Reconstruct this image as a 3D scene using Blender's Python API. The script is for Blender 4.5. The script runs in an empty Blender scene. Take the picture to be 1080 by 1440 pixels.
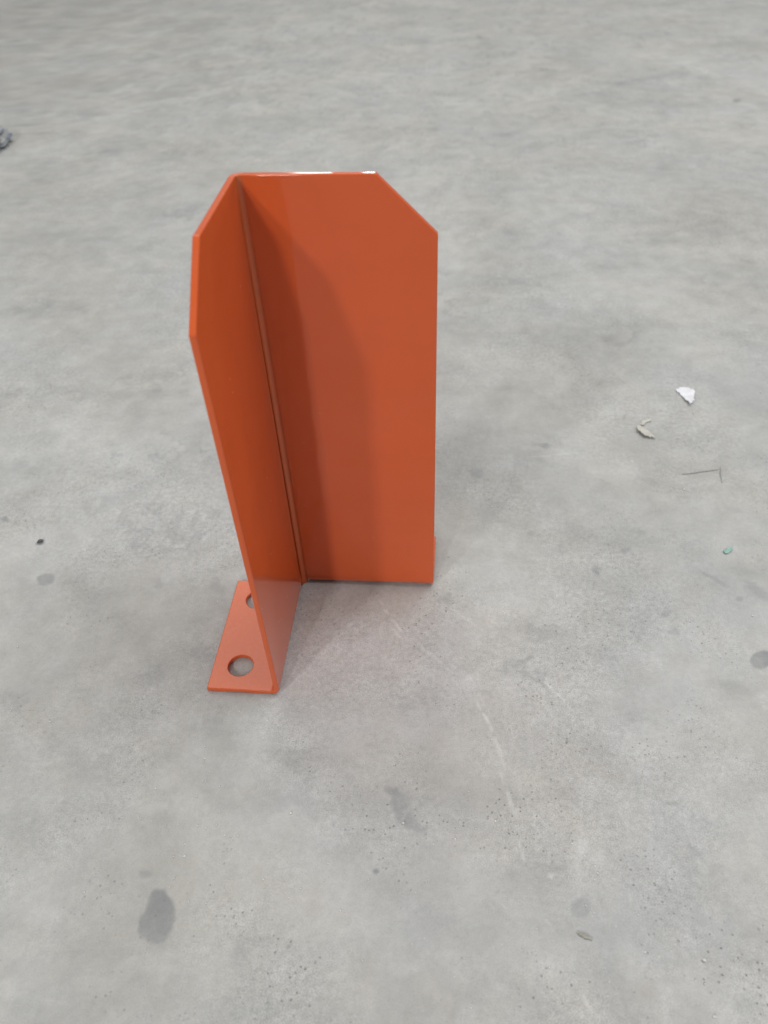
import bpy, bmesh, math, random
import numpy as np
from mathutils import Vector, Matrix, noise

S = bpy.context.scene
C = S.collection

# ------------------------------------------------------------------ camera
pitch, roll, yaw = 0.764308500425805, -0.050788218036761645, -0.11862413307878848
fw = Vector((math.sin(yaw) * math.cos(pitch), math.cos(yaw) * math.cos(pitch), -math.sin(pitch)))
rt = fw.cross(Vector((0, 0, 1))).normalized()
up = rt.cross(fw)
r2 = rt * math.cos(roll) + up * math.sin(roll)
u2 = -rt * math.sin(roll) + up * math.cos(roll)
cam = bpy.data.cameras.new('camera')
cam.sensor_fit = 'VERTICAL'
cam.sensor_height = 36
cam.lens = 1078.0423 / 1440 * 36
cam.clip_start = 0.02
cam.clip_end = 200
cam.dof.use_dof = True
cam.dof.focus_distance = 0.66
cam.dof.aperture_fstop = 6.0
co = bpy.data.objects.new('camera', cam)
C.objects.link(co)
co.matrix_world = Matrix.Translation((0.14416445, -0.49655030, 0.58217595)) @ \
    Matrix((r2, u2, -fw)).transposed().to_4x4()
S.camera = co

# ------------------------------------------------------------------ light of the hall
W = bpy.data.worlds.new('World')
S.world = W
W.use_nodes = True
bg = W.node_tree.nodes['Background']
bg.inputs[0].default_value = (0.98, 0.99, 1.0, 1)
bg.inputs[1].default_value = 0.29


def area_lamp(name, loc, target, sx, sy, power, col):
    l = bpy.data.lights.new(name, 'AREA')
    l.shape = 'RECTANGLE'
    l.size, l.size_y = sx, sy
    l.energy = power
    l.color = col
    o = bpy.data.objects.new(name, l)
    C.objects.link(o)
    o.location = loc
    o.rotation_euler = (Vector(target) - Vector(loc)).to_track_quat('-Z', 'Y').to_euler()
    return o


KD = Vector((-0.077, -0.13, 0.106)).normalized()
area_lamp('door_light', KD * 7.0 + Vector((0, 0, 0.2)), (0, 0, 0.2), 0.42, 0.42, 110, (1.0, 0.985, 0.95))
KD = Vector((-0.032, -0.13, 0.070)).normalized()
area_lamp('door_light', KD * 7.0 + Vector((0, 0, 0.2)), (0, 0, 0.2), 0.42, 0.42, 116, (1.0, 0.985, 0.95))
area_lamp('ceiling_light', (2.1, 0.8, 5.0), (0.1, 0.2, 0), 4.0, 3.4, 205, (1.0, 1.0, 0.985))
area_lamp('ceiling_light', (-1.9, 4.5, 6.0), (0, 0, 0), 4.0, 4.0, 120, (1.0, 0.94, 0.82))
for lx, wdt in ((-1.75, 0.45), (-0.93, 0.38)):      # far lamps that glint on the top edges
    area_lamp('far_lamp', (lx, 9.6, 3.85), (0.05, 0, 0.4), wdt, 0.7, 14, (1.0, 1.0, 0.98))

S.view_settings.view_transform = 'Standard'
S.view_settings.look = 'None'
S.view_settings.exposure = -0.08
S.view_settings.gamma = 1.0
S.render.engine = 'CYCLES'

# ------------------------------------------------------------------ marks on the concrete: x, y, half sizes, turn, strength, softness
DARK_MARKS = [
    (-0.0017, -0.3669, 0.13316, 0.02862, -3.075, 0.2, 0.95),  # broad marks nearest the viewer: light falloff painted into the floor colour
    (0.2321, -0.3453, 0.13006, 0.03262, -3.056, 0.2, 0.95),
    (-0.1258, -0.3276, 0.05503, 0.03972, 2.484, 0.16, 0.95),
    (0.157, -0.3074, 0.06509, 0.02293, -2.906, 0.16, 0.95),
    (0.3045, -0.2682, 0.03387, 0.02659, -2.401, 0.12, 0.95),
    (0.0489, -0.2602, 0.04328, 0.01604, -3.087, 0.1, 0.95),
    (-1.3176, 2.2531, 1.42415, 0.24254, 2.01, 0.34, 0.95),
    (0.1008, -0.2347, 0.03337, 0.01674, 2.847, 0.1, 0.95),
    (0.5854, 1.6742, 0.1626, 0.08129, -2.926, 0.2, 0.95),
    (0.9212, 2.0684, 0.11542, 0.09235, 1.025, 0.2, 0.95),
    (-0.0554, 2.149, 0.19621, 0.08431, 3.024, 0.14, 0.95),
    (-0.3458, 1.4362, 0.10289, 0.05285, -3.126, 0.2, 0.95),
    (-0.5596, 0.8086, 0.0765, 0.03172, -2.975, 0.2, 0.95),
    (-0.4187, 0.6708, 0.04717, 0.02141, -2.984, 0.16, 0.95),
    (0.2046, 0.4802, 0.05053, 0.01935, -3.112, 0.14, 0.95),
    (0.5717, 0.8099, 0.07074, 0.03327, -3.078, 0.16, 0.95),
    (-0.3643, 0.2148, 0.05312, 0.02044, -3.044, 0.12, 0.95),
    (-0.2215, 0.1165, 0.03107, 0.01777, -2.515, 0.14, 0.95),
    (-0.154, -0.1968, 0.02353, 0.02007, 2.941, 0.16, 0.95),
    (0.0033, -0.2238, 0.0502, 0.01447, -2.901, 0.2, 0.95),
    (0.161, -0.2135, 0.03326, 0.01413, 3.031, 0.12, 0.95),
    (0.3465, -0.2345, 0.02868, 0.01166, 2.855, 0.14, 0.95),
    (0.3229, -0.3, 0.03658, 0.01253, -2.744, 0.18, 0.95),
    (0.0493, -0.3288, 0.03467, 0.01342, -3.085, 0.14, 0.95),
    (0.1812, -0.3366, 0.03805, 0.01269, -3.057, 0.12, 0.95),
    (-0.0519, -0.3623, 0.03396, 0.01004, -3.091, 0.14, 0.95),
    (-0.0559, -0.3098, 0.01328, 0.00935, 2.11, 0.52, 0.2),
    (-0.0567, -0.3227, 0.01364, 0.0104, 2.267, 0.52, 0.2),
    (-0.0553, -0.3169, 0.01596, 0.01077, 2.072, 0.52, 0.2),
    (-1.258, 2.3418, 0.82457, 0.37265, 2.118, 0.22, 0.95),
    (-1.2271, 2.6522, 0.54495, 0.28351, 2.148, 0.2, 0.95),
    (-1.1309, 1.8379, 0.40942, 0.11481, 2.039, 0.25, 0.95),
    (0.1119, -0.3664, 0.23162, 0.02381, -3.067, 0.06, 0.95),  # wide band along the near floor: dimming light painted in
    (-0.2664, -0.0091, 0.01063, 0.00916, 3.046, 0.38, 0.3),
    (0.2459, -0.2898, 0.00779, 0.00636, -2.652, 0.26, 0.3),
    (0.1126, -0.2213, 0.01729, 0.00787, 2.055, 0.48, 0.7),
    (0.1247, -0.2375, 0.00993, 0.00661, 2.043, 0.42, 0.8),
    (0.4279, -0.0685, 0.01203, 0.00874, -2.476, 0.55, 0.2),
    (-0.2543, 0.327, 0.00914, 0.00631, 2.885, 0.35, 0.5),
    (-0.076, -0.0153, 0.0136, 0.01097, 1.874, 0.26, 0.8),  # guard's soft shade beside the flange, painted as a dark mark
    (0.3308, -0.2487, 0.00723, 0.00707, 2.727, 0.25, 0.8),
    (0.2082, -0.2679, 0.01768, 0.01106, -2.995, 0.2, 0.9),
    (-0.7954, 1.4964, 0.07198, 0.04017, -3.14, 0.3, 0.9),
    (-0.6565, 1.2384, 0.02769, 0.01938, -2.747, 0.42, 0.7),
    (-0.5876, 1.2637, 0.04131, 0.02876, -2.517, 0.25, 0.8),
    (-0.1813, -0.2621, 0.02065, 0.01359, 2.861, 0.2, 0.9),
    (0.3527, -0.3172, 0.00435, 0.00249, -2.897, 0.42, 0.7),
    (-0.3765, 0.8923, 0.04421, 0.01206, 1.7, 0.3, 0.8),
    (0.3883, 0.4766, 0.04703, 0.02279, -2.34, 0.22, 0.9),
    (0.1972, 0.6429, 0.06326, 0.02076, 2.837, 0.25, 0.9),
    (0.1228, 0.5712, 0.04817, 0.00541, 1.6, 0.34, 0.8),
    (0.227, 0.1998, 0.03062, 0.01412, -2.631, 0.2, 0.9),
    (0.2527, 0.2298, 0.01004, 0.0054, 2.866, 0.38, 0.7),
    (0.1701, 0.1722, 0.01056, 0.00687, 2.469, 0.3, 0.8),
    (-0.1852, 0.194, 0.06933, 0.01019, 1.853, 0.22, 0.9),
    (-0.1401, 0.0689, 0.05037, 0.01221, 1.854, 0.24, 0.9),
    (-0.368, 0.3185, 0.12429, 0.01524, -3.025, 0.2, 0.9),
    (-0.2471, 0.3766, 0.0865, 0.01291, -2.722, 0.18, 0.9),
    (0.1451, -0.0128, 0.00775, 0.00578, 1.755, 0.42, 0.7),
    (0.3275, 0.0611, 0.00585, 0.00394, -2.925, 0.4, 0.7),
    (0.294, 0.0311, 0.00596, 0.00472, 1.137, 0.38, 0.7),
    (0.2305, 0.08, 0.00429, 0.00364, 1.231, 0.36, 0.7),
    (-0.2942, 0.0422, 0.00474, 0.00423, 2.286, 0.72, 0.3),
    (-0.4315, 0.54, 0.02337, 0.01187, -2.774, 0.26, 0.8),
    (-0.5211, 0.5274, 0.03307, 0.02738, -1.978, 0.26, 0.9),
    (0.2173, -0.0822, 0.01624, 0.00602, 0.833, 0.26, 0.9),
    (0.2289, -0.1004, 0.01779, 0.00271, 1.975, 0.3, 0.8),
    (0.2908, -0.0741, 0.01294, 0.00913, -2.892, 0.14, 0.9),
    (0.3511, -0.0193, 0.00554, 0.00411, -2.756, 0.32, 0.7),
    (0.3563, -0.0408, 0.00541, 0.00393, -2.772, 0.28, 0.7),
    (0.4031, 0.0281, 0.01561, 0.00394, 2.537, 0.3, 0.7),
    (0.4459, 0.0157, 0.01314, 0.00742, 2.157, 0.38, 0.8),
    (-0.1428, -0.0075, 0.00984, 0.00424, 1.917, 0.28, 0.8),
    (-0.1878, -0.0286, 0.01987, 0.01395, 2.856, 0.16, 0.9),
    (-0.1124, -0.1206, 0.01222, 0.01134, -2.155, 0.22, 0.9),
    (-0.0694, -0.0948, 0.02428, 0.00912, 1.846, 0.2, 0.9),  # shade along the guard's left flange, put into the concrete colour
    (-0.2406, -0.1505, 0.01897, 0.01295, 2.697, 0.24, 0.9),
    (-0.1781, -0.2562, 0.01303, 0.00765, 2.999, 0.18, 0.9),
    (-0.0724, -0.2895, 0.00542, 0.00303, 3.098, 0.3, 0.7),
    (0.0028, -0.3344, 0.01268, 0.00489, 1.825, 0.2, 0.9),
    (0.1268, 0.1089, 0.0621, 0.05623, -3.057, 0.07, 0.9),
    (0.4244, 0.0038, 0.0044, 0.00324, -2.587, 0.36, 0.7),
    (-0.3514, 0.0758, 0.00574, 0.00387, 2.595, 0.4, 0.6),
    (0.231, 0.8239, 0.01762, 0.01703, 0.885, 0.28, 0.8),
    (0.476, 0.8014, 0.03102, 0.01652, 2.648, 0.26, 0.8),
    (0.567, 0.8155, 0.01777, 0.00892, 1.415, 0.28, 0.8),
    (-0.2438, 1.9408, 0.07289, 0.03038, -3.023, 0.24, 0.9),
    (0.5351, 1.6892, 0.02471, 0.01737, 1.363, 0.38, 0.8),
    (0.2515, 1.6084, 0.02331, 0.01747, 1.564, 0.34, 0.8),
    (0.7866, 1.5429, 0.01377, 0.01069, 1.011, 0.6, 0.6),
    (0.081, 1.3561, 0.01497, 0.01395, 2.388, 0.34, 0.8),
    (0.1796, 2.1978, 0.02614, 0.00645, 1.573, 0.6, 0.6),
    (-0.0003, 1.3637, 0.01539, 0.01387, 2.395, 0.3, 0.8),
    (0.2472, 1.3178, 0.01867, 0.01387, 3.112, 0.26, 0.8),
    (0.5409, 0.6422, 0.01518, 0.00908, -2.995, 0.22, 0.9),
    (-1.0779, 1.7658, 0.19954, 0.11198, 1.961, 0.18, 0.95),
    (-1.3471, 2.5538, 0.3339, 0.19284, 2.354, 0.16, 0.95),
    (-0.5413, 1.803, 0.06973, 0.03583, -2.894, 0.26, 0.9),
    (-0.6338, 1.6402, 0.04395, 0.03233, -2.976, 0.32, 0.9),
    (-0.9115, 1.4307, 0.02793, 0.00892, -3.054, 0.6, 0.5),
    (-0.9236, 1.3297, 0.07677, 0.01898, 2.033, 0.35, 0.8),
    (0.0898, -0.2354, 0.01106, 0.00787, -3.106, 0.1, 0.9),
    (0.0162, -0.3267, 0.01201, 0.00363, -3.083, 0.22, 0.9),
    (0.099, -0.276, 0.00262, 0.00203, -3.103, 0.55, 0.6),
    (0.0419, -0.3293, 0.00152, 0.00132, 2.856, 0.5, 0.6),
    (0.3228, -0.2086, 0.00654, 0.00171, -3.057, 0.34, 0.8),
    (0.3557, -0.3012, 0.01057, 0.00178, -3.06, 0.3, 0.8),
    (0.3449, -0.3449, 0.00769, 0.0052, -2.729, 0.2, 0.9),
    (-0.1338, -0.3808, 0.02911, 0.01048, -3.122, 0.2, 0.95),
    (0.2856, -0.2935, 0.02975, 0.0138, -3.007, 0.12, 0.95),
    (0.0128, -0.1459, 0.03745, 0.02514, 3.111, 0.1, 0.95),
    (0.4546, 0.1293, 0.00994, 0.00584, 2.97, 0.2, 0.8),
    (0.3472, 0.0866, 0.00475, 0.00387, -2.484, 0.3, 0.7),
]
BROWN_MARKS = [
    (-0.0456, -0.2977, 0.06138, 0.03076, -2.972, 0.35, 0.95),  # brown over the near floor: dirt with light falloff painted in
    (0.1484, -0.3516, 0.08443, 0.02048, -3.064, 0.4, 0.95),
    (-0.1664, -0.1639, 0.05245, 0.03363, 2.961, 0.25, 0.95),
    (0.0669, -0.1284, 0.05028, 0.04318, 3.057, 0.35, 0.95),
    (0.2236, -0.1854, 0.05043, 0.03908, 1.307, 0.3, 0.95),
    (0.3058, -0.3398, 0.04165, 0.01612, -3.019, 0.35, 0.95),
    (-0.5146, 0.5724, 0.10173, 0.06427, 2.822, 0.3, 0.95),
    (-0.8686, 1.7543, 0.30072, 0.22144, 2.182, 0.35, 0.95),
    (-1.4577, 2.5649, 0.43856, 0.25028, 2.417, 0.5, 0.95),
    (0.2436, 0.137, 0.08596, 0.04628, -3.054, 0.3, 0.95),
    (0.1906, -0.1351, 0.03652, 0.02771, 2.487, 0.3, 0.95),
    (0.0172, -0.0512, 0.03416, 0.02319, 2.004, 0.5, 0.95),  # brown inside the guard's foot: orange bounce and shade painted on the floor
    (0.0425, -0.0343, 0.03164, 0.02645, -2.825, 0.4, 0.95),
    (-0.0026, -0.0949, 0.04642, 0.01066, 1.611, 0.4, 0.95),
    (0.2586, -0.1738, 0.03226, 0.02234, 1.31, 0.3, 0.95),
    (0.2861, -0.3351, 0.00858, 0.00564, -2.871, 0.5, 0.8),
    (0.0958, -0.1745, 0.0474, 0.03892, -3.121, 0.2, 0.95),
    (0.1551, -0.1959, 0.05142, 0.02438, -3.063, 0.2, 0.95),
    (-0.1484, 0.2229, 0.02779, 0.02145, 2.812, 0.25, 0.9),
    (0.1244, -0.0166, 0.0416, 0.02685, -3.081, 0.25, 0.95),
]
PALE_MARKS = [
    (0.291, 0.8989, 0.20555, 0.18738, -2.839, 0.14, 0.95),
    (0.2594, 0.3907, 0.12385, 0.10194, -2.916, 0.16, 0.95),
    (-0.273, 0.1906, 0.10525, 0.07181, 2.238, 0.2, 0.95),
    (-0.3244, 1.9314, 0.24448, 0.18985, 2.212, 0.14, 0.95),
    (-0.1836, -0.0809, 0.04402, 0.03123, 2.817, 0.12, 0.95),
    (0.057, -0.1502, 0.04293, 0.02067, -3.099, 0.12, 0.95),
    (0.2513, -0.2463, 0.01934, 0.01272, -2.512, 0.85, 0.9),
    (0.2633, -0.2549, 0.00676, 0.00428, -2.528, 0.4, 0.8),
    (0.1535, -0.0974, 0.02572, 0.01499, 2.743, 0.3, 0.9),
    (-0.0693, -0.2345, 0.02761, 0.01209, -2.936, 0.25, 0.95),
    (0.3131, -0.1511, 0.0165, 0.01319, -2.466, 0.3, 0.9),
    (-0.1854, -0.2021, 0.01683, 0.00363, 1.828, 0.3, 0.8),
    (0.1943, 0.0289, 0.04272, 0.02904, 2.924, 0.2, 0.95),
    (0.2212, -0.0024, 0.0434, 0.01442, 1.765, 0.15, 0.95),
    (0.7347, 1.7724, 0.04994, 0.02523, -2.491, 0.35, 0.9),
    (0.4474, 0.7685, 0.08218, 0.05332, -3.021, 0.14, 0.95),
    (0.2091, 0.6768, 0.06838, 0.03943, -3.116, 0.2, 0.95),
    (-0.9716, 2.2246, 0.13311, 0.05871, -2.884, 0.2, 0.9),
    (0.1126, -0.245, 0.04348, 0.00656, -3.074, 0.12, 0.95),
    (0.3605, 0.1479, 0.02195, 0.01617, 1.145, 0.2, 0.9),
    (0.2121, -0.0546, 0.01452, 0.00489, 2.632, 0.3, 0.8),
    (0.226, -0.2697, 0.00261, 0.00197, -2.872, 0.7, 0.5),
    (0.3343, -0.2561, 0.00642, 0.00281, 1.898, 0.5, 0.7),
    (-0.0119, -0.2589, 0.03304, 0.01626, -3.124, 0.1, 0.95),
    (0.0363, -0.2502, 0.0489, 0.00888, -2.971, 0.18, 0.95),
    (0.2653, -0.2599, 0.0105, 0.00701, -2.911, 0.25, 0.95),
]
SCRATCHES = [
    (0.0875, -0.0336, 0.02106, 0.00089, 2.227, 0.4),
    (0.1201, -0.0679, 0.02232, 0.00101, 2.256, 0.45),
    (0.1598, -0.1008, 0.02067, 0.00083, 2.212, 0.4),
    (0.1871, -0.159, 0.02514, 0.00099, 1.975, 0.6),
    (0.1997, -0.2167, 0.02026, 0.00079, 1.773, 0.55),
    (0.1033, -0.0549, 0.01731, 0.00156, 2.146, 0.6),
    (0.0996, -0.0592, 0.01252, 0.00099, 2.151, 0.5),
    (0.1351, -0.083, 0.03077, 0.00145, 2.395, 0.35),
    (0.1737, -0.1184, 0.02452, 0.00105, 2.038, 0.45),
    (0.1802, -0.1426, 0.02209, 0.00095, 2.009, 0.75),
    (0.1914, -0.1749, 0.02074, 0.00073, 1.926, 0.4),
    (0.1957, -0.2053, 0.0173, 0.00115, 1.809, 0.6),
    (0.2037, -0.2278, 0.00992, 0.00066, 1.7, 0.4),
    (0.2058, -0.2521, 0.01131, 0.00065, 1.793, 0.5),
    (0.2415, -0.1143, 0.02764, 0.00099, 2.234, 0.45),
    (0.2319, -0.1291, 0.02155, 0.00093, 2.079, 0.4),
    (0.2222, -0.3027, 0.00529, 0.00103, 2.087, 0.4),
    (0.246, -0.3523, 0.01145, 0.00067, 2.028, 0.55),
    (0.2806, -0.2806, 0.00675, 0.00075, -1.627, 0.3),
    (0.4995, 0.2746, 0.02407, 0.00126, -2.839, 0.2),
    (0.2309, -0.2592, 0.00289, 0.00089, 2.458, 0.8),
    (0.285, -0.2279, 0.01536, 0.00086, 1.879, 0.25),
    (0.1523, -0.0283, 0.05155, 0.00081, 2.45, 0.2),
    (0.2606, 0.2115, 0.03037, 0.00154, -2.967, 0.3),
    (0.2751, 0.189, 0.01325, 0.00148, -2.966, 0.3),
]
PALE_GRAINS = [
    (0.0835, -0.1451, 0.00127),
    (0.1333, -0.1516, 0.00126),
    (0.2610, -0.1328, 0.00168),
    (0.3047, -0.1826, 0.00126),
    (0.3239, -0.3180, 0.00265),
    (0.2203, -0.3299, 0.00113),
    (0.3237, -0.3505, 0.00232),
    (0.1274, -0.1909, 0.00122),
    (0.0864, -0.2236, 0.00120),
    (0.0278, -0.2361, 0.00180),
    (0.0795, -0.2321, 0.00119),
    (0.1160, -0.2381, 0.00207),
    (0.3584, -0.0041, 0.00147),
    (0.4307, -0.0184, 0.00179),
    (-0.0851, -0.2231, 0.00127),
    (-0.0468, -0.2742, 0.00133),
    (-0.0359, -0.2523, 0.00122),
    (0.1894, 0.1196, 0.00157),
    (0.1445, 0.0431, 0.00177),
    (0.1867, -0.2317, 0.00119),
    (0.2630, 0.0372, 0.00148),
    (-0.2594, -0.0935, 0.00151),
    (-0.0096, -0.2566, 0.00120),
    (0.5905, 0.5682, 0.00240),
    (0.5331, 0.3466, 0.00203),
    (0.4404, 0.2998, 0.00210),
    (0.4019, 0.1567, 0.00254),
    (0.4219, 0.2114, 0.00178),
    (0.4922, 0.1831, 0.00178),
    (0.2782, -0.1849, 0.00150),
    (0.2337, -0.2697, 0.00117),
    (0.1560, -0.2475, 0.00117),
    (0.1059, -0.1904, 0.00122),
    (-0.2402, 0.0322, 0.00162),
]


# ------------------------------------------------------------------ helpers
def link(name, bm, m, parent=None, smooth=False):
    me = bpy.data.meshes.new(name)
    bm.to_mesh(me)
    bm.free()
    me.materials.append(m)
    if smooth:
        for p in me.polygons:
            p.use_smooth = True
    o = bpy.data.objects.new(name, me)
    C.objects.link(o)
    if parent:
        o.parent = parent
    return o


def tag(o, label=None, cat=None, group=None, kind=None):
    for k, v in (('label', label), ('category', cat), ('group', group), ('kind', kind)):
        if v:
            o[k] = v
    return o


class NT:
    """small node-tree writer"""

    def __init__(self, name):
        self.m = bpy.data.materials.new(name)
        self.m.use_nodes = True
        self.t = self.m.node_tree
        self.b = self.t.nodes['Principled BSDF']
        self.out = self.t.nodes['Material Output']

    def n(self, typ, ins=None, **kw):
        nd = self.t.nodes.new(typ)
        for k, v in kw.items():
            setattr(nd, k, v)
        for k, v in (ins or {}).items():
            self.put(nd.inputs[k], v)
        return nd

    def put(self, sock, v):
        if isinstance(v, bpy.types.NodeSocket):
            self.t.links.new(v, sock)
        else:
            sock.default_value = v

    def math(self, op, a, b=0.0, c=0.0, clamp=False):
        return self.n('ShaderNodeMath', {0: a, 1: b, 2: c}, operation=op, use_clamp=clamp).outputs[0]

    def noise(self, vec, scale, detail=3.0, rough=0.5, dist=0.0):
        return self.n('ShaderNodeTexNoise', {'Vector': vec, 'Scale': scale, 'Detail': detail,
                                             'Roughness': rough, 'Distortion': dist}).outputs['Fac']

    def ramp(self, v, a, b, lo=0.0, hi=1.0, smooth=True):
        return self.n('ShaderNodeMapRange', {0: v, 1: a, 2: b, 3: lo, 4: hi},
                      interpolation_type='SMOOTHSTEP' if smooth else 'LINEAR').outputs[0]

    def mix(self, fac, a, b, blend='MIX'):
        nd = self.n('ShaderNodeMix', data_type='RGBA', blend_type=blend)
        self.put(nd.inputs[0], fac)
        self.put(nd.inputs[6], a)
        self.put(nd.inputs[7], b)
        return nd.outputs[2]


# ------------------------------------------------------------------ concrete floor material
def concrete():
    N = NT('worn_concrete')
    pos = N.n('ShaderNodeTexCoord').outputs['Object']
    def attr(name):
        return N.n('ShaderNodeAttribute', attribute_name=name).outputs['Fac']
    dark, brown, pale, scr = attr('oil_shade'), attr('dirt_shade'), attr('dust'), attr('scratch')
    wpos = wpos2 = pos

    # cement: cloudy trowelled tone, mid blotches, fine sand grain
    n1 = N.noise(pos, 1.7, 5.0, 0.55, 0.3)
    n2 = N.noise(wpos2, 7.5, 6.0, 0.60, 0.25)
    n3 = N.noise(wpos, 34.0, 5.0, 0.62)
    n4 = N.noise(pos, 210.0, 4.0, 0.68)
    n5 = N.noise(pos, 900.0, 2.0, 0.6)
    tone = N.math('MULTIPLY_ADD', N.math('SUBTRACT', n1, 0.5), 0.38, 1.0)
    tone = N.math('MULTIPLY_ADD', N.math('SUBTRACT', n2, 0.5), 0.60, tone)
    tone = N.math('MULTIPLY_ADD', N.math('SUBTRACT', n3, 0.5), 0.50, tone)
    worn = N.ramp(N.noise(pos, 5.3, 4.0, 0.6), 0.40, 0.62, 0.45, 1.5)      # rubbed open here, still skinned there
    g4 = N.ramp(n4, 0.30, 0.70, -0.11, 0.11, smooth=False)
    g5 = N.ramp(n5, 0.28, 0.72, -0.17, 0.17, smooth=False)
    grain = N.math('MULTIPLY_ADD', N.math('ADD', g4, g5), worn, 1.0)
    tone = N.math('MULTIPLY', tone, grain)
    # hue drift between warm cement and cool grey laitance
    hue = N.ramp(N.noise(wpos2, 4.2, 4.0, 0.55), 0.34, 0.66)
    base = N.mix(hue, (0.412, 0.410, 0.394, 1), (0.398, 0.404, 0.405, 1))
    hue2 = N.ramp(N.noise(wpos, 15.0, 4.0, 0.6), 0.45, 0.75)
    base = N.mix(N.math('MULTIPLY', hue2, 0.45), base, (0.410, 0.394, 0.368, 1))
    tcol = N.n('ShaderNodeCombineColor', {0: tone, 1: tone, 2: tone}).outputs[0]
    col = N.mix(1.0, base, tcol, 'MULTIPLY')
    # worn, darker streaky scuffs where the paste is rubbed off (patchy)
    st = N.n('ShaderNodeMapping', {'Vector': wpos2, 'Rotation': (0, 0, 0.35), 'Scale': (6.0, 15.0, 1.0)}).outputs[0]
    sc = N.ramp(N.noise(st, 1.0, 5.0, 0.62), 0.56, 0.74)
    patch = N.ramp(N.noise(pos, 3.1, 2.0), 0.42, 0.62)
    col = N.mix(N.math('MULTIPLY', N.math('MULTIPLY', sc, patch), 0.42), col, (0.235, 0.235, 0.225, 1))
    fleck = N.ramp(N.noise(pos, 75.0, 6.0, 0.72, 0.4), 0.58, 0.70)
    fp = N.ramp(N.noise(pos, 6.7, 3.0), 0.50, 0.66)
    col = N.mix(N.math('MULTIPLY', N.math('MULTIPLY', fleck, fp), 0.50), col, (0.58, 0.58, 0.57, 1))
    dk = N.ramp(N.noise(pos, 62.0, 6.0, 0.75, 0.6), 0.60, 0.74)
    dp = N.ramp(N.noise(pos, 4.9, 3.0), 0.48, 0.66)
    col = N.mix(N.math('MULTIPLY', N.math('MULTIPLY', dk, dp), 0.55), col, (0.22, 0.22, 0.21, 1))
    # brown foot-dirt and painted bounce, dark oil, rubber and painted shade, pale dust, scratches
    mod = N.ramp(n3, 0.30, 0.62, 0.55, 1.15)
    col = N.mix(N.math('MULTIPLY', N.math('MULTIPLY', brown, mod), 0.42, clamp=True), col, (0.31, 0.268, 0.222, 1))
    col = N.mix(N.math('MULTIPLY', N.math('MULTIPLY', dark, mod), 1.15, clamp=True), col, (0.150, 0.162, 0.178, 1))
    pm = N.ramp(N.noise(pos, 120.0, 4.0, 0.7), 0.36, 0.62, 0.35, 1.1)
    col = N.mix(N.math('MULTIPLY', N.math('MULTIPLY', pale, pm), 0.85, clamp=True), col, (0.60, 0.605, 0.60, 1))
    col = N.mix(N.math('MULTIPLY', scr, 0.72), col, (0.66, 0.665, 0.66, 1))
    # pores (dark) and exposed sand (light)
    dens = N.ramp(N.noise(pos, 11.0, 3.0), 0.45, 0.66)
    vo = N.n('ShaderNodeTexVoronoi', {'Vector': pos, 'Scale': 320.0})
    pore = N.ramp(vo.outputs['Distance'], 0.08, 0.34, 1.0, 0.0)
    sel = N.math('GREATER_THAN', N.n('ShaderNodeSeparateColor', {0: vo.outputs['Color']}).outputs[0], 0.80)
    pore = N.math('MULTIPLY', N.math('MULTIPLY', pore, sel), dens)
    col = N.mix(N.math('MULTIPLY', pore, 0.5), col, (0.15, 0.15, 0.145, 1))
    vl = N.n('ShaderNodeTexVoronoi', {'Vector': pos, 'Scale': 230.0})
    sand = N.ramp(vl.outputs['Distance'], 0.05, 0.16, 1.0, 0.0)
    sel2 = N.math('GREATER_THAN', N.n('ShaderNodeSeparateColor', {0: vl.outputs['Color']}).outputs[1], 0.80)
    dens2 = N.ramp(N.noise(pos, 8.0, 3.0), 0.50, 0.68)
    sand = N.math('MULTIPLY', N.math('MULTIPLY', sand, sel2), dens2)
    col = N.mix(N.math('MULTIPLY', sand, 0.6), col, (0.66, 0.66, 0.65, 1))
    N.put(N.b.inputs['Base Color'], col)
    rg = N.ramp(n3, 0.3, 0.7, 0.60, 0.74)
    N.put(N.b.inputs['Roughness'], N.math('MULTIPLY_ADD', dark, -0.12, rg))
    N.put(N.b.inputs['Specular IOR Level'], 0.35)
    h = N.math('MULTIPLY_ADD', n4, 0.5, N.math('MULTIPLY', n3, 1.6))
    h = N.math('MULTIPLY_ADD', pore, -1.0, h)
    h = N.math('MULTIPLY_ADD', scr, -0.3, h)
    h = N.math('MULTIPLY_ADD', n5, 0.18, h)
    bump = N.n('ShaderNodeBump', {'Strength': 0.6, 'Distance': 0.0014, 'Height': h})
    N.put(N.b.inputs['Normal'], bump.outputs[0])
    return N.m


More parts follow.
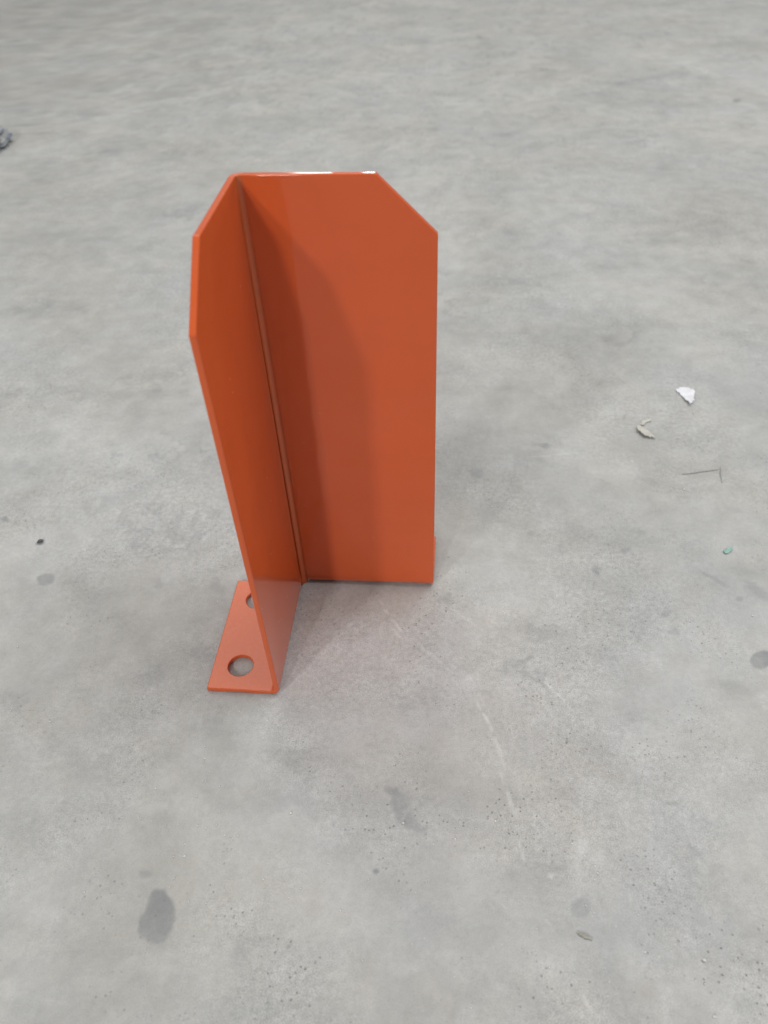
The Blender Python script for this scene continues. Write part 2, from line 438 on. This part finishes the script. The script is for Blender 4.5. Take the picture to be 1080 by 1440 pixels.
def paint(name='orange_gloss_paint', bend=None):
    N = NT(name)
    pos = N.n('ShaderNodeTexCoord').outputs['Object']
    a = N.noise(pos, 14.0, 4.0, 0.6)
    b = N.noise(pos, 260.0, 3.0, 0.6)
    k = N.math('MULTIPLY_ADD', N.math('SUBTRACT', a, 0.5), 0.16, 1.0)
    kc = N.n('ShaderNodeCombineColor', {0: k, 1: k, 2: k}).outputs[0]
    col = N.mix(1.0, (0.630, 0.104, 0.023, 1), kc, 'MULTIPLY')
    if bend:      # browner colour mixed in on the inside of the fold
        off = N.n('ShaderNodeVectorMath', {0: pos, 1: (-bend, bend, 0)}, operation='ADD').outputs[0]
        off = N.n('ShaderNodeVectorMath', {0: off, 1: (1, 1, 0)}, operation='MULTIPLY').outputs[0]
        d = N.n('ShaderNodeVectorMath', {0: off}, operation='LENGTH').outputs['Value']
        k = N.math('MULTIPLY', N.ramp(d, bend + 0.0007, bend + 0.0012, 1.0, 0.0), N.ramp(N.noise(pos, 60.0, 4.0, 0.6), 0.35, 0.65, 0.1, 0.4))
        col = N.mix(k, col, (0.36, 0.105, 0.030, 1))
    # dust settled on the paint
    up_ = N.n('ShaderNodeSeparateXYZ', {0: N.n('ShaderNodeNewGeometry').outputs['Normal']}).outputs[2]
    dust = N.math('MULTIPLY', N.ramp(up_, 0.5, 1.0), N.ramp(b, 0.40, 0.75, 0.01, 0.07))
    nick = N.ramp(N.noise(pos, 120.0, 4.0, 0.75), 0.66, 0.72)
    col = N.mix(N.math('MULTIPLY', nick, 0.22), col, (0.72, 0.30, 0.18, 1))
    rub = N.ramp(N.noise(pos, 31.0, 5.0, 0.7), 0.50, 0.74)
    col = N.mix(N.math('MULTIPLY', rub, 0.14), col, (0.42, 0.070, 0.022, 1))
    col = N.mix(dust, col, (0.48, 0.44, 0.40, 1))
    vo = N.n('ShaderNodeTexVoronoi', {'Vector': pos, 'Scale': 95.0})
    sp = N.ramp(vo.outputs['Distance'], 0.03, 0.09, 1.0, 0.0)
    sel = N.math('GREATER_THAN', N.n('ShaderNodeSeparateColor', {0: vo.outputs['Color']}).outputs[0], 0.975)
    col = N.mix(N.math('MULTIPLY', N.math('MULTIPLY', sp, sel), 0.6), col, (0.75, 0.55, 0.45, 1))
    N.put(N.b.inputs['Base Color'], col)
    N.put(N.b.inputs['Roughness'], 0.3)
    N.put(N.b.inputs['Specular IOR Level'], 0.05)
    N.put(N.b.inputs['Coat Weight'], 1.0)
    smear = N.noise(pos, 9.0, 5.0, 0.65, 0.6)
    N.put(N.b.inputs['Coat Roughness'], 0.38 if bend else N.ramp(smear, 0.42, 0.70, 0.03, 0.13))
    peel = N.noise(pos, 240.0, 1.0, 0.5)
    wav = N.noise(pos, 22.0, 2.0, 0.5)
    h = N.math('MULTIPLY_ADD', wav, 8.0, N.math('MULTIPLY', peel, 0.35))
    bump = N.n('ShaderNodeBump', {'Strength': 0.18, 'Distance': 0.0002, 'Height': h})
    N.put(N.b.inputs['Normal'], bump.outputs[0])
    N.put(N.b.inputs['Coat Normal'], bump.outputs[0])
    return N.m


def simple(name, c1, c2, scale, rough, spec=0.4):
    N = NT(name)
    pos = N.n('ShaderNodeTexCoord').outputs['Object']
    f = N.ramp(N.noise(pos, scale, 4.0, 0.65), 0.35, 0.65)
    N.put(N.b.inputs['Base Color'], N.mix(f, c1 + (1,), c2 + (1,)))
    N.put(N.b.inputs['Roughness'], rough)
    N.put(N.b.inputs['Specular IOR Level'], spec)
    bump = N.n('ShaderNodeBump', {'Strength': 0.4, 'Distance': 0.0005, 'Height': f})
    N.put(N.b.inputs['Normal'], bump.outputs[0])
    return N.m


FLOOR = concrete()
PAINT = paint()

# ------------------------------------------------------------------ floor: one sheet, finer near the guard
def axis(lo, hi, step, grow, far_lo, far_hi):
    mid = list(np.arange(lo, hi, step))
    up_, dn = [mid[-1]], [lo]
    d = step
    while up_[-1] < far_hi:
        d *= grow
        up_.append(up_[-1] + d)
    d = step
    while dn[-1] > far_lo:
        d *= grow * 1.03
        dn.append(dn[-1] - d)
    return np.array(dn[:0:-1] + mid + up_[1:])


def vnoise(x, y, seed):
    """smooth value noise in 0..1 on numpy arrays"""
    xi, yi = np.floor(x).astype(np.int64), np.floor(y).astype(np.int64)
    fx, fy = x - xi, y - yi
    fx, fy = fx * fx * (3 - 2 * fx), fy * fy * (3 - 2 * fy)

    def h(a, b):
        v = (a * 374761393 + b * 668265263 + seed * 974634777) & 0xffffffff
        v = ((v ^ (v >> 13)) * 1274126177) & 0xffffffff
        return ((v ^ (v >> 16)) & 0xffff) / 65535.0
    return (h(xi, yi) * (1 - fx) + h(xi + 1, yi) * fx) * (1 - fy) + (h(xi, yi + 1) * (1 - fx) + h(xi + 1, yi + 1) * fx) * fy


def fnoise(x, y, sc, seed, octv=4, rough=0.55):
    s, a, t = 0, 1.0, 0
    for k in range(octv):
        s = s + a * vnoise(x * sc * 2 ** k + 17.3 * k, y * sc * 2 ** k - 9.1 * k, seed + k)
        t += a
        a *= rough
    return s / t


def sstep(v, a, b):
    t = np.clip((v - a) / (b - a), 0, 1)
    return t * t * (3 - 2 * t)


gx = axis(-0.36, 0.50, 0.0013, 1.02, -20, 20)
gy = axis(-0.42, 0.12, 0.0013, 1.0075, -20, 20)
X, Y = np.meshgrid(gx, gy)
X, Y = X.ravel(), Y.ravel()
near = (np.abs(X) < 3.5) & (Y > -0.8) & (Y < 5)
xs, ys = X[near], Y[near]
wA = [fnoise(xs, ys, 42, s) - 0.5 for s in (1, 2)]
wB = [fnoise(xs, ys, 11, s) - 0.5 for s in (3, 4)]
wC = [fnoise(xs, ys, 160, s, 3) - 0.5 for s in (5, 6)]
ragged = fnoise(xs, ys, 70, 8, 4, 0.7)
fine = fnoise(xs, ys, 190, 9, 2)


def paint_marks(marks, amt, union):
    acc = np.zeros(len(xs))
    for mk in marks:
        x, y, sx, sy, a, st = mk[:6]
        soft = mk[6] if len(mk) > 6 else 0.6
        R = 2.6 * max(sx, sy) + 0.01
        i = np.nonzero((np.abs(xs - x) < R) & (np.abs(ys - y) < R))[0]
        if not len(i):
            continue
        k = min(1.0, max(sx, sy) / 0.03)
        wr = amt * min(1.0, soft * 1.25)
        dx = xs[i] - x + wr * (2.2 * k * sx * wA[0][i] * 1.7 + 2.4 * sx * wB[0][i] + 1.2 * min(sx, .01) * wC[0][i])
        dy = ys[i] - y + wr * (2.2 * k * sy * wA[1][i] * 1.3 + 2.4 * sy * wB[1][i] + 1.2 * min(sy, .01) * wC[1][i])
        u = (dx * math.cos(a) + dy * math.sin(a)) / sx
        v = (-dx * math.sin(a) + dy * math.cos(a)) / sy
        d = np.sqrt(u * u + v * v)
        m = 1 - sstep(d, 1 - soft * 0.8, 1 + soft * 0.6)
        m = m * (1 - soft * 0.45 * (1 - sstep(ragged[i], 0.25, 0.75)))
        acc[i] = np.maximum(acc[i], m * st) if union else acc[i] + m * st
    full = np.zeros(len(X))
    full[near] = acc
    return full


def scratch_marks():
    acc = np.zeros(len(xs))
    for x, y, sx, sy, a, st in SCRATCHES:
        i = np.nonzero((np.abs(xs - x) < sx * 1.3) & (np.abs(ys - y) < sx * 1.3))[0]
        if not len(i):
            continue
        dx, dy = xs[i] - x + 0.005 * wA[0][i], ys[i] - y + 0.005 * wA[1][i]
        u = (dx * math.cos(a) + dy * math.sin(a)) / sx
        v = (-dx * math.sin(a) + dy * math.cos(a)) / max(sy, 0.0013)
        m = (1 - sstep(np.abs(v), 0.3, 1.5)) * (1 - sstep(np.abs(u), 0.6, 1.0)) * sstep(fine[i] * 0.5 + ragged[i] * 0.5, 0.34, 0.60)
        acc[i] = np.maximum(acc[i], m * st)
    full = np.zeros(len(X))
    full[near] = acc
    return full


nx, ny = len(gx), len(gy)
me = bpy.data.meshes.new('floor')
idx = np.arange(nx * ny).reshape(ny, nx)
quads = np.stack([idx[:-1, :-1], idx[:-1, 1:], idx[1:, 1:], idx[1:, :-1]], -1).reshape(-1, 4)
me.vertices.add(nx * ny)
Z = np.zeros(nx * ny)
me.vertices.foreach_set('co', np.stack([X, Y, Z], -1).ravel().astype(np.float32))
me.loops.add(quads.size)
me.loops.foreach_set('vertex_index', quads.ravel().astype(np.int32))
me.polygons.add(len(quads))
me.polygons.foreach_set('loop_start', np.arange(0, quads.size, 4, dtype=np.int32))
me.update(calc_edges=True)
for nm_, arr in (('oil_shade', paint_marks(DARK_MARKS, 1.0, True)), ('dirt_shade', paint_marks(BROWN_MARKS, 1.0, False)),
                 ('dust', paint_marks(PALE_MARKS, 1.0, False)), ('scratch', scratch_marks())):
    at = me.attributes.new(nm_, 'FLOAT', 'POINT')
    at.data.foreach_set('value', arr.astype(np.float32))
me.materials.append(FLOOR)
floor = bpy.data.objects.new('floor', me)
C.objects.link(floor)
tag(floor, kind='structure')

# ------------------------------------------------------------------ the folded steel guard
H, WD, CH, FL, T, RI = 0.400, 0.1306, 0.0399, 0.0657, 0.0045, 0.0034
RB, RO = 0.0038, 0.0083
EPS = 0.0006


def arc(cx, cz, r, a0, a1, n):
    return [(cx + r * math.cos(math.radians(a0 + (a1 - a0) * i / n)),
             cz + r * math.sin(math.radians(a0 + (a1 - a0) * i / n))) for i in range(n + 1)]


def wing_solid():
    """plate in the plane x=0 running along -y, foot flange folded out to -x; seam with the corner at y=-RI"""
    prof = [(0.0, H), (0.0, RO + EPS)]
    prof += arc(-RO, RO, RO, 0, -90, 10)
    prof += [(-FL, 0.0), (-FL, T), (-RO - EPS, T)]
    prof += arc(-RO, RO, RB, -90, 0, 10)
    prof += [(-T, RO + EPS), (-T, H)]
    y0, y1 = -WD, -RI - EPS
    bm = bmesh.new()
    A = [bm.verts.new((x, y0, z)) for x, z in prof]
    B = [bm.verts.new((x, y1, z)) for x, z in prof]
    bm.faces.new(A)
    bm.faces.new(B[::-1])
    n = len(prof)
    for i in range(n):
        j = (i + 1) % n
        bm.faces.new((A[j], A[i], B[i], B[j]))
    # chamfered top corner
    res = bmesh.ops.bisect_plane(bm, geom=bm.verts[:] + bm.edges[:] + bm.faces[:], plane_co=(0, -WD, H - CH),
                                 plane_no=Vector((0, -1, 1)).normalized(), clear_outer=True)
    ed = [e for e in res['geom_cut'] if isinstance(e, bmesh.types.BMEdge)]
    bmesh.ops.contextual_create(bm, geom=ed)
    bmesh.ops.recalc_face_normals(bm, faces=bm.faces[:])
    # bolt holes through the flange
    me = bpy.data.meshes.new('tmp')
    bm.to_mesh(me)
    bm.free()
    ob = bpy.data.objects.new('tmp', me)
    C.objects.link(ob)
    cb = bmesh.new()
    for hy in (-0.1052, -0.0275):
        bmesh.ops.create_cone(cb, cap_ends=True, segments=48, radius1=0.0113, radius2=0.0113, depth=0.03,
                              matrix=Matrix.Translation((-0.0405, hy, 0.0)))
    cm = bpy.data.meshes.new('tmp2')
    cb.to_mesh(cm)
    cb.free()
    cu = bpy.data.objects.new('tmp2', cm)
    C.objects.link(cu)
    md = ob.modifiers.new('b', 'BOOLEAN')
    md.object = cu
    md.operation = 'DIFFERENCE'
    md.solver = 'EXACT'
    dg = bpy.context.evaluated_depsgraph_get()
    nm = bpy.data.meshes.new_from_object(ob.evaluated_get(dg))
    bpy.data.objects.remove(ob)
    bpy.data.objects.remove(cu)
    bm = bmesh.new()
    bm.from_mesh(nm)
    bmesh.ops.remove_doubles(bm, verts=bm.verts, dist=1e-6)
    # rounded painted edges, except along the seam with the corner bend
    sel = []
    for e in bm.edges:
        if len(e.link_faces) != 2 or e.calc_face_angle(0) < math.radians(30):
            continue
        a, b = e.verts
        seam = all(abs(v.co.y - y1) < 1e-5 and v.co.x > -T - 1e-4 and v.co.z > RO for v in (a, b))
        if not seam:
            sel.append(e)
    bmesh.ops.bevel(bm, geom=sel, offset=0.0009, offset_type='OFFSET', segments=3, profile=0.5,
                    affect='EDGES', clamp_overlap=True)
    return bm


def split(bm, keep_low):
    bmesh.ops.bisect_plane(bm, geom=bm.verts[:] + bm.edges[:] + bm.faces[:], plane_co=(0, 0, RO + EPS * 0.9),
                           plane_no=(0, 0, 1), clear_outer=keep_low, clear_inner=not keep_low)
    return bm


def smooth_by_angle(o):
    for p in o.data.polygons:
        p.use_smooth = True
    o.data.set_sharp_from_angle(angle=math.radians(38))
    w = o.modifiers.new('normals', 'WEIGHTED_NORMAL')
    w.weight = 100
    w.keep_sharp = True


guard = bpy.data.objects.new('corner_guard', None)
guard.empty_display_size = 0.1
C.objects.link(guard)
guard.location = (0, 0, 0.0006)
tag(guard, 'orange painted steel corner guard with chamfered tops and drilled foot flange, standing on the concrete',
    'corner guard')


def mirror(bm):
    for v in bm.verts:
        x, y, z = v.co
        v.co = (-y, -x, z)
    bmesh.ops.reverse_faces(bm, faces=bm.faces[:])
    return bm


for mir, lab, lab2 in ((False, 'side plate seen at a slant, its near edge running down to the floor',
                        'foot flange with two bolt holes'),
                       (True, 'broad side plate seen nearly face on', 'foot flange hidden behind the broad plate')):
    a, b = split(wing_solid(), False), split(wing_solid(), True)
    if mir:
        a, b = mirror(a), mirror(b)
        for q in (a, b):          # the broad side does not sit quite flat: its far end is a hair off the floor
            for v in q.verts:
                v.co.z += 0.013 * max(v.co.x - RI, 0) * (1 - v.co.z / H)
    p = link('side_plate', a, PAINT, guard)
    p['label'] = lab
    f = link('foot_flange', b, PAINT, guard)
    f['label'] = lab2
    smooth_by_angle(p)
    smooth_by_angle(f)

# the bend joining the plates
bm = bmesh.new()
inner = [(0.0, -RI - EPS)] + arc(RI, -RI, RI, 180, 90, 10) + [(RI + EPS, 0.0)]
outer = [(-T, -RI - EPS)] + arc(RI, -RI, RI + T, 180, 90, 10) + [(RI + EPS, T)]
ring = inner + outer[::-1]
A = [bm.verts.new((x, y, 0.0004)) for x, y in ring]
B = [bm.verts.new((x, y, H)) for x, y in ring]
n = len(ring)
bm.faces.new(A)
bm.faces.new(B[::-1])
for i in range(n):
    j = (i + 1) % n
    if i in (len(inner) - 1, n - 1):
        continue
    bm.faces.new((A[i], A[j], B[j], B[i]))
bmesh.ops.recalc_face_normals(bm, faces=bm.faces[:])
sel = [e for e in bm.edges if len(e.link_faces) == 2 and all(v.co.z > H - 1e-5 for v in e.verts)]
bmesh.ops.bevel(bm, geom=sel, offset=0.0009, offset_type='OFFSET', segments=3, profile=0.5, affect='EDGES')
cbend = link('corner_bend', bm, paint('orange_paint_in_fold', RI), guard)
smooth_by_angle(cbend)


# ------------------------------------------------------------------ litter on the floor
def slab(pts, th, curl, seed, z0=0.0007, lift=None):
    """thin irregular chip: outline subdivided, jagged, curled off the floor"""
    rnd = random.Random(seed)
    cx = sum(p[0] for p in pts) / len(pts)
    cy = sum(p[1] for p in pts) / len(pts)
    out = []
    for i, p in enumerate(pts):
        q = pts[(i + 1) % len(pts)]
        for k in range(4):
            t = k / 4
            L = math.dist(p, q)
            out.append((p[0] + (q[0] - p[0]) * t + rnd.uniform(-1, 1) * L * 0.13 * (k > 0),
                        p[1] + (q[1] - p[1]) * t + rnd.uniform(-1, 1) * L * 0.13 * (k > 0)))
    bm = bmesh.new()
    R = max(math.dist((cx, cy), p) for p in pts)

    def hz(x, y):
        d = (x - cx, y - cy)
        w = lift(d[0] / R, d[1] / R) if lift else (d[0] / R) ** 2
        return z0 + curl * max(w, 0) + 0.0004 * (noise.noise(Vector((x * 150, y * 150, seed))) + 0.6)
    rings = []
    for s in (1.0, 0.66, 0.33):
        rings.append([(cx + (x - cx) * s, cy + (y - cy) * s) for x, y in out])
    top, bot = [], []
    for r in rings:
        top.append([bm.verts.new((x - cx, y - cy, hz(x, y) + th)) for x, y in r])
        bot.append([bm.verts.new((x - cx, y - cy, hz(x, y))) for x, y in r])
    tc = bm.verts.new((0, 0, hz(cx, cy) + th))
    bc = bm.verts.new((0, 0, hz(cx, cy)))
    n = len(out)
    for i in range(n):
        j = (i + 1) % n
        for a in range(2):
            bm.faces.new((top[a][i], top[a][j], top[a + 1][j], top[a + 1][i]))
            bm.faces.new((bot[a][j], bot[a][i], bot[a + 1][i], bot[a + 1][j]))
        bm.faces.new((top[2][i], top[2][j], tc))
        bm.faces.new((bot[2][j], bot[2][i], bc))
        bm.faces.new((bot[0][i], bot[0][j], top[0][j], top[0][i]))
    bmesh.ops.recalc_face_normals(bm, faces=bm.faces[:])
    return bm, (cx, cy, 0)


def chip(name, pts, th, curl, seed, m, label, cat, lift=None, group=None):
    bm, loc = slab(pts, th, curl, seed, lift=lift)
    o = link(name, bm, m)
    o.location = loc
    return tag(o, label, cat, group)


M_white = simple('white_flake', (0.80, 0.81, 0.86), (0.70, 0.71, 0.76), 90, 0.6)
M_grey = simple('grey_flake', (0.56, 0.55, 0.50), (0.46, 0.45, 0.41), 120, 0.7)
M_green = simple('green_plastic', (0.22, 0.42, 0.37), (0.34, 0.47, 0.43), 120, 0.5)
M_dark = simple('dark_stone', (0.07, 0.07, 0.065), (0.12, 0.12, 0.11), 300, 0.7)
M_brown = simple('brown_splinter', (0.31, 0.30, 0.26), (0.38, 0.36, 0.32), 200, 0.8)
M_wire = simple('grey_wire', (0.36, 0.36, 0.35), (0.44, 0.44, 0.43), 200, 0.5)
M_wrap = simple('crumpled_wrap', (0.17, 0.20, 0.27), (0.38, 0.38, 0.35), 45, 0.35, 0.6)
M_grit = simple('pale_grit', (0.74, 0.74, 0.72), (0.55, 0.55, 0.53), 300, 0.7)

chip('paper_scrap', [(0.4279, 0.348), (0.4359, 0.353), (0.4428, 0.3517), (0.4492, 0.344), (0.4461, 0.3284),
                     (0.4419, 0.3161), (0.4379, 0.313), (0.4344, 0.3265), (0.4312, 0.3372)],
     0.0008, 0.0065, 3, M_white, 'small white torn scrap with a jagged dark lower edge lying on the concrete', 'scrap',
     lift=lambda a, b: 0.6 * (a + 0.3) ** 2 + 0.5 * max(-b, 0))
chip('paint_flake', [(0.3681, 0.2699), (0.375, 0.2659), (0.3796, 0.2577), (0.3859, 0.2456), (0.3731, 0.2479),
                     (0.367, 0.2573)],
     0.0008, 0.006, 5, M_grey, 'beige grey curled flake below the white scrap, the larger of two pieces', 'flake',
     lift=lambda a, b: 0.8 * max(-a - b * 0.6, 0) ** 1.5 + 0.2)
chip('paint_flake', [(0.3702, 0.2728), (0.3783, 0.2817), (0.3876, 0.2863), (0.3833, 0.2789), (0.3742, 0.2701)],
     0.0006, 0.0035, 7, M_grey, 'thin beige grey sliver just above the curled flake', 'flake',
     lift=lambda a, b: 0.5 * max(-b, 0) + 0.3 * a * a)
chip('plastic_scrap', [(0.4225, 0.0627), (0.4268, 0.0680), (0.4333, 0.0705), (0.431, 0.0645), (0.4240, 0.0600)],
     0.0007, 0.002, 9, M_green, 'tiny pale green plastic chip on the concrete near the right edge', 'plastic chip')


def wire(name, pts, r, m, label, cat, group=None):
    """round wire or splinter with a little bend and taper"""
    P = [Vector(p) for p in pts]
    path = []
    for i in range(len(P) - 1):
        for k in range(6):
            path.append(P[i].lerp(P[i + 1], k / 6))
    path.append(P[-1])
    o0 = path[0].copy()
    bm = bmesh.new()
    rings = []
    for i, p in enumerate(path):
        d = (path[min(i + 1, len(path) - 1)] - path[max(i - 1, 0)]).normalized()
        s = d.cross(Vector((0, 0, 1))).normalized()
        u = s.cross(d)
        k = r * (0.45 + 0.55 * math.sin(math.pi * (0.12 + 0.76 * i / (len(path) - 1))))
        q = p - o0 + s * 0.0006 * noise.noise(p * 90)
        rings.append([bm.verts.new(q + s * k * math.cos(a) + u * k * math.sin(a))
                      for a in [j * math.pi / 4 for j in range(8)]])
    for a, b in zip(rings, rings[1:]):
        for j in range(8):
            bm.faces.new((a[j], a[(j + 1) % 8], b[(j + 1) % 8], b[j]))
    bm.faces.new(rings[0][::-1])
    bm.faces.new(rings[-1])
    bmesh.ops.recalc_face_normals(bm, faces=bm.faces[:])
    o = link(name, bm, m, smooth=True)
    o.location = o0
    return tag(o, label, cat, group)


wire('wire_offcut', [(0.405, 0.1828, 0.0008), (0.4258, 0.1877, 0.0012), (0.4463, 0.1922, 0.0009)], 0.0007, M_wire,
     'thin grey wire offcut lying sideways on the concrete, the longer of two', 'wire')
wire('wire_offcut', [(0.4498, 0.1974, 0.0009), (0.4480, 0.188, 0.0014), (0.4452, 0.1700, 0.0010)], 0.0006, M_wire,
     'short thin wire offcut pointing at the viewer, right of the longer one', 'wire')

def pebble(name, loc, rx, ry, rz, ang, seed, m, label=None, cat=None, sub=3, rough=0.35):
    bm = bmesh.new()
    bmesh.ops.create_icosphere(bm, subdivisions=sub, radius=1)
    for v in bm.verts:
        k = 1 + rough * noise.fractal(v.co * 1.6 + Vector((seed, 0, 0)), 0.8, 2.2, 3)
        v.co = Vector((v.co.x * rx * k, v.co.y * ry * k, max(v.co.z, -0.45) * rz * k))
    o = link(name, bm, m)
    zmin = min(v.co.z for v in o.data.vertices)
    o.location = (loc[0], loc[1], -zmin + 0.0004)
    o.rotation_euler = (0, 0, ang)
    return tag(o, label, cat)


pebble('pebble', (-0.2946, 0.0433), 0.0028, 0.0019, 0.0016, 0.5, 4, M_dark,
       'tiny dark stone chip alone on the concrete at the left', 'pebble')
pebble('splinter', (0.2459, -0.3087), 0.0050, 0.0011, 0.0009, -0.35, 8, M_brown,
       'small grey brown splinter lying flat on the concrete near the bottom', 'splinter')

# crumpled plastic at the left edge of the picture
bm = bmesh.new()
bmesh.ops.create_icosphere(bm, subdivisions=5, radius=1)
for v in bm.verts:
    d = v.co.copy()
    k = 1 + 0.45 * noise.fractal(d * 1.3 + Vector((3, 1, 0)), 0.7, 2.0, 3)
    k += 0.35 * (0.5 - abs(noise.noise(d * 3.1 + Vector((9, 4, 2))))) + 0.12 * (0.5 - abs(noise.noise(d * 8.0)))
    v.co = Vector((d.x * 0.050 * k, d.y * 0.068 * k, max(d.z, -0.35) * 0.022 * k))
lump = link('crumpled_wrapper', bm, M_wrap)
lump.location = (-0.945, 1.262, 0.008)
lump.rotation_euler = (0, 0, 0.25)
tag(lump, 'crumpled bluish grey wrapper on the concrete at the left edge', 'wrapper')

# loose grit: one heap of uncountable grains
rnd = random.Random(11)
bm = bmesh.new()


def grain(x, y, r):
    z = r * 0.35 + 0.0002
    M = Matrix.Translation((x, y, z)) @ Matrix.Rotation(rnd.uniform(0, 6.28), 4, 'Z') @ \
        Matrix.Rotation(rnd.uniform(0, 1.0), 4, 'X') @ Matrix.Diagonal((r * rnd.uniform(0.8, 1.2), r * rnd.uniform(0.6, 1.0), r * 0.6, 1))
    res = bmesh.ops.create_icosphere(bm, subdivisions=1, radius=1, matrix=M)
    for v in res['verts']:
        v.co += Vector((rnd.uniform(-1, 1), rnd.uniform(-1, 1), rnd.uniform(-.4, .4))) * r * 0.2


for x, y, r in PALE_GRAINS:
    grain(x, y, r * 0.62)
for cx, cy, sp, cnt in ((0.0, -0.20, 0.05, 45), (-0.09, -0.235, 0.03, 25), (-0.04, -0.25, 0.02, 16), (0.17, -0.23, 0.035, 30), (0.243, -0.255, 0.018, 26),
                        (0.30, -0.10, 0.12, 25), (0.1, -0.25, 0.15, 45), (0.35, 0.25, 0.2, 25), (-0.3, 0.1, 0.25, 25),
                        (0.20, -0.32, 0.08, 18), (-0.05, -0.33, 0.07, 20)):
    for i in range(int(cnt * 1.6)):
        x, y = rnd.gauss(cx, sp), rnd.gauss(cy, sp)
        if -0.075 < x < 0.14 and -0.14 < y < 0.08:
            continue
        grain(x, y, rnd.choice((0.0003, 0.0003, 0.0004, 0.0005, 0.0007)))
tag(link('grit', bm, M_grit), 'fine pale grit scattered over the concrete', None, None, 'stuff')
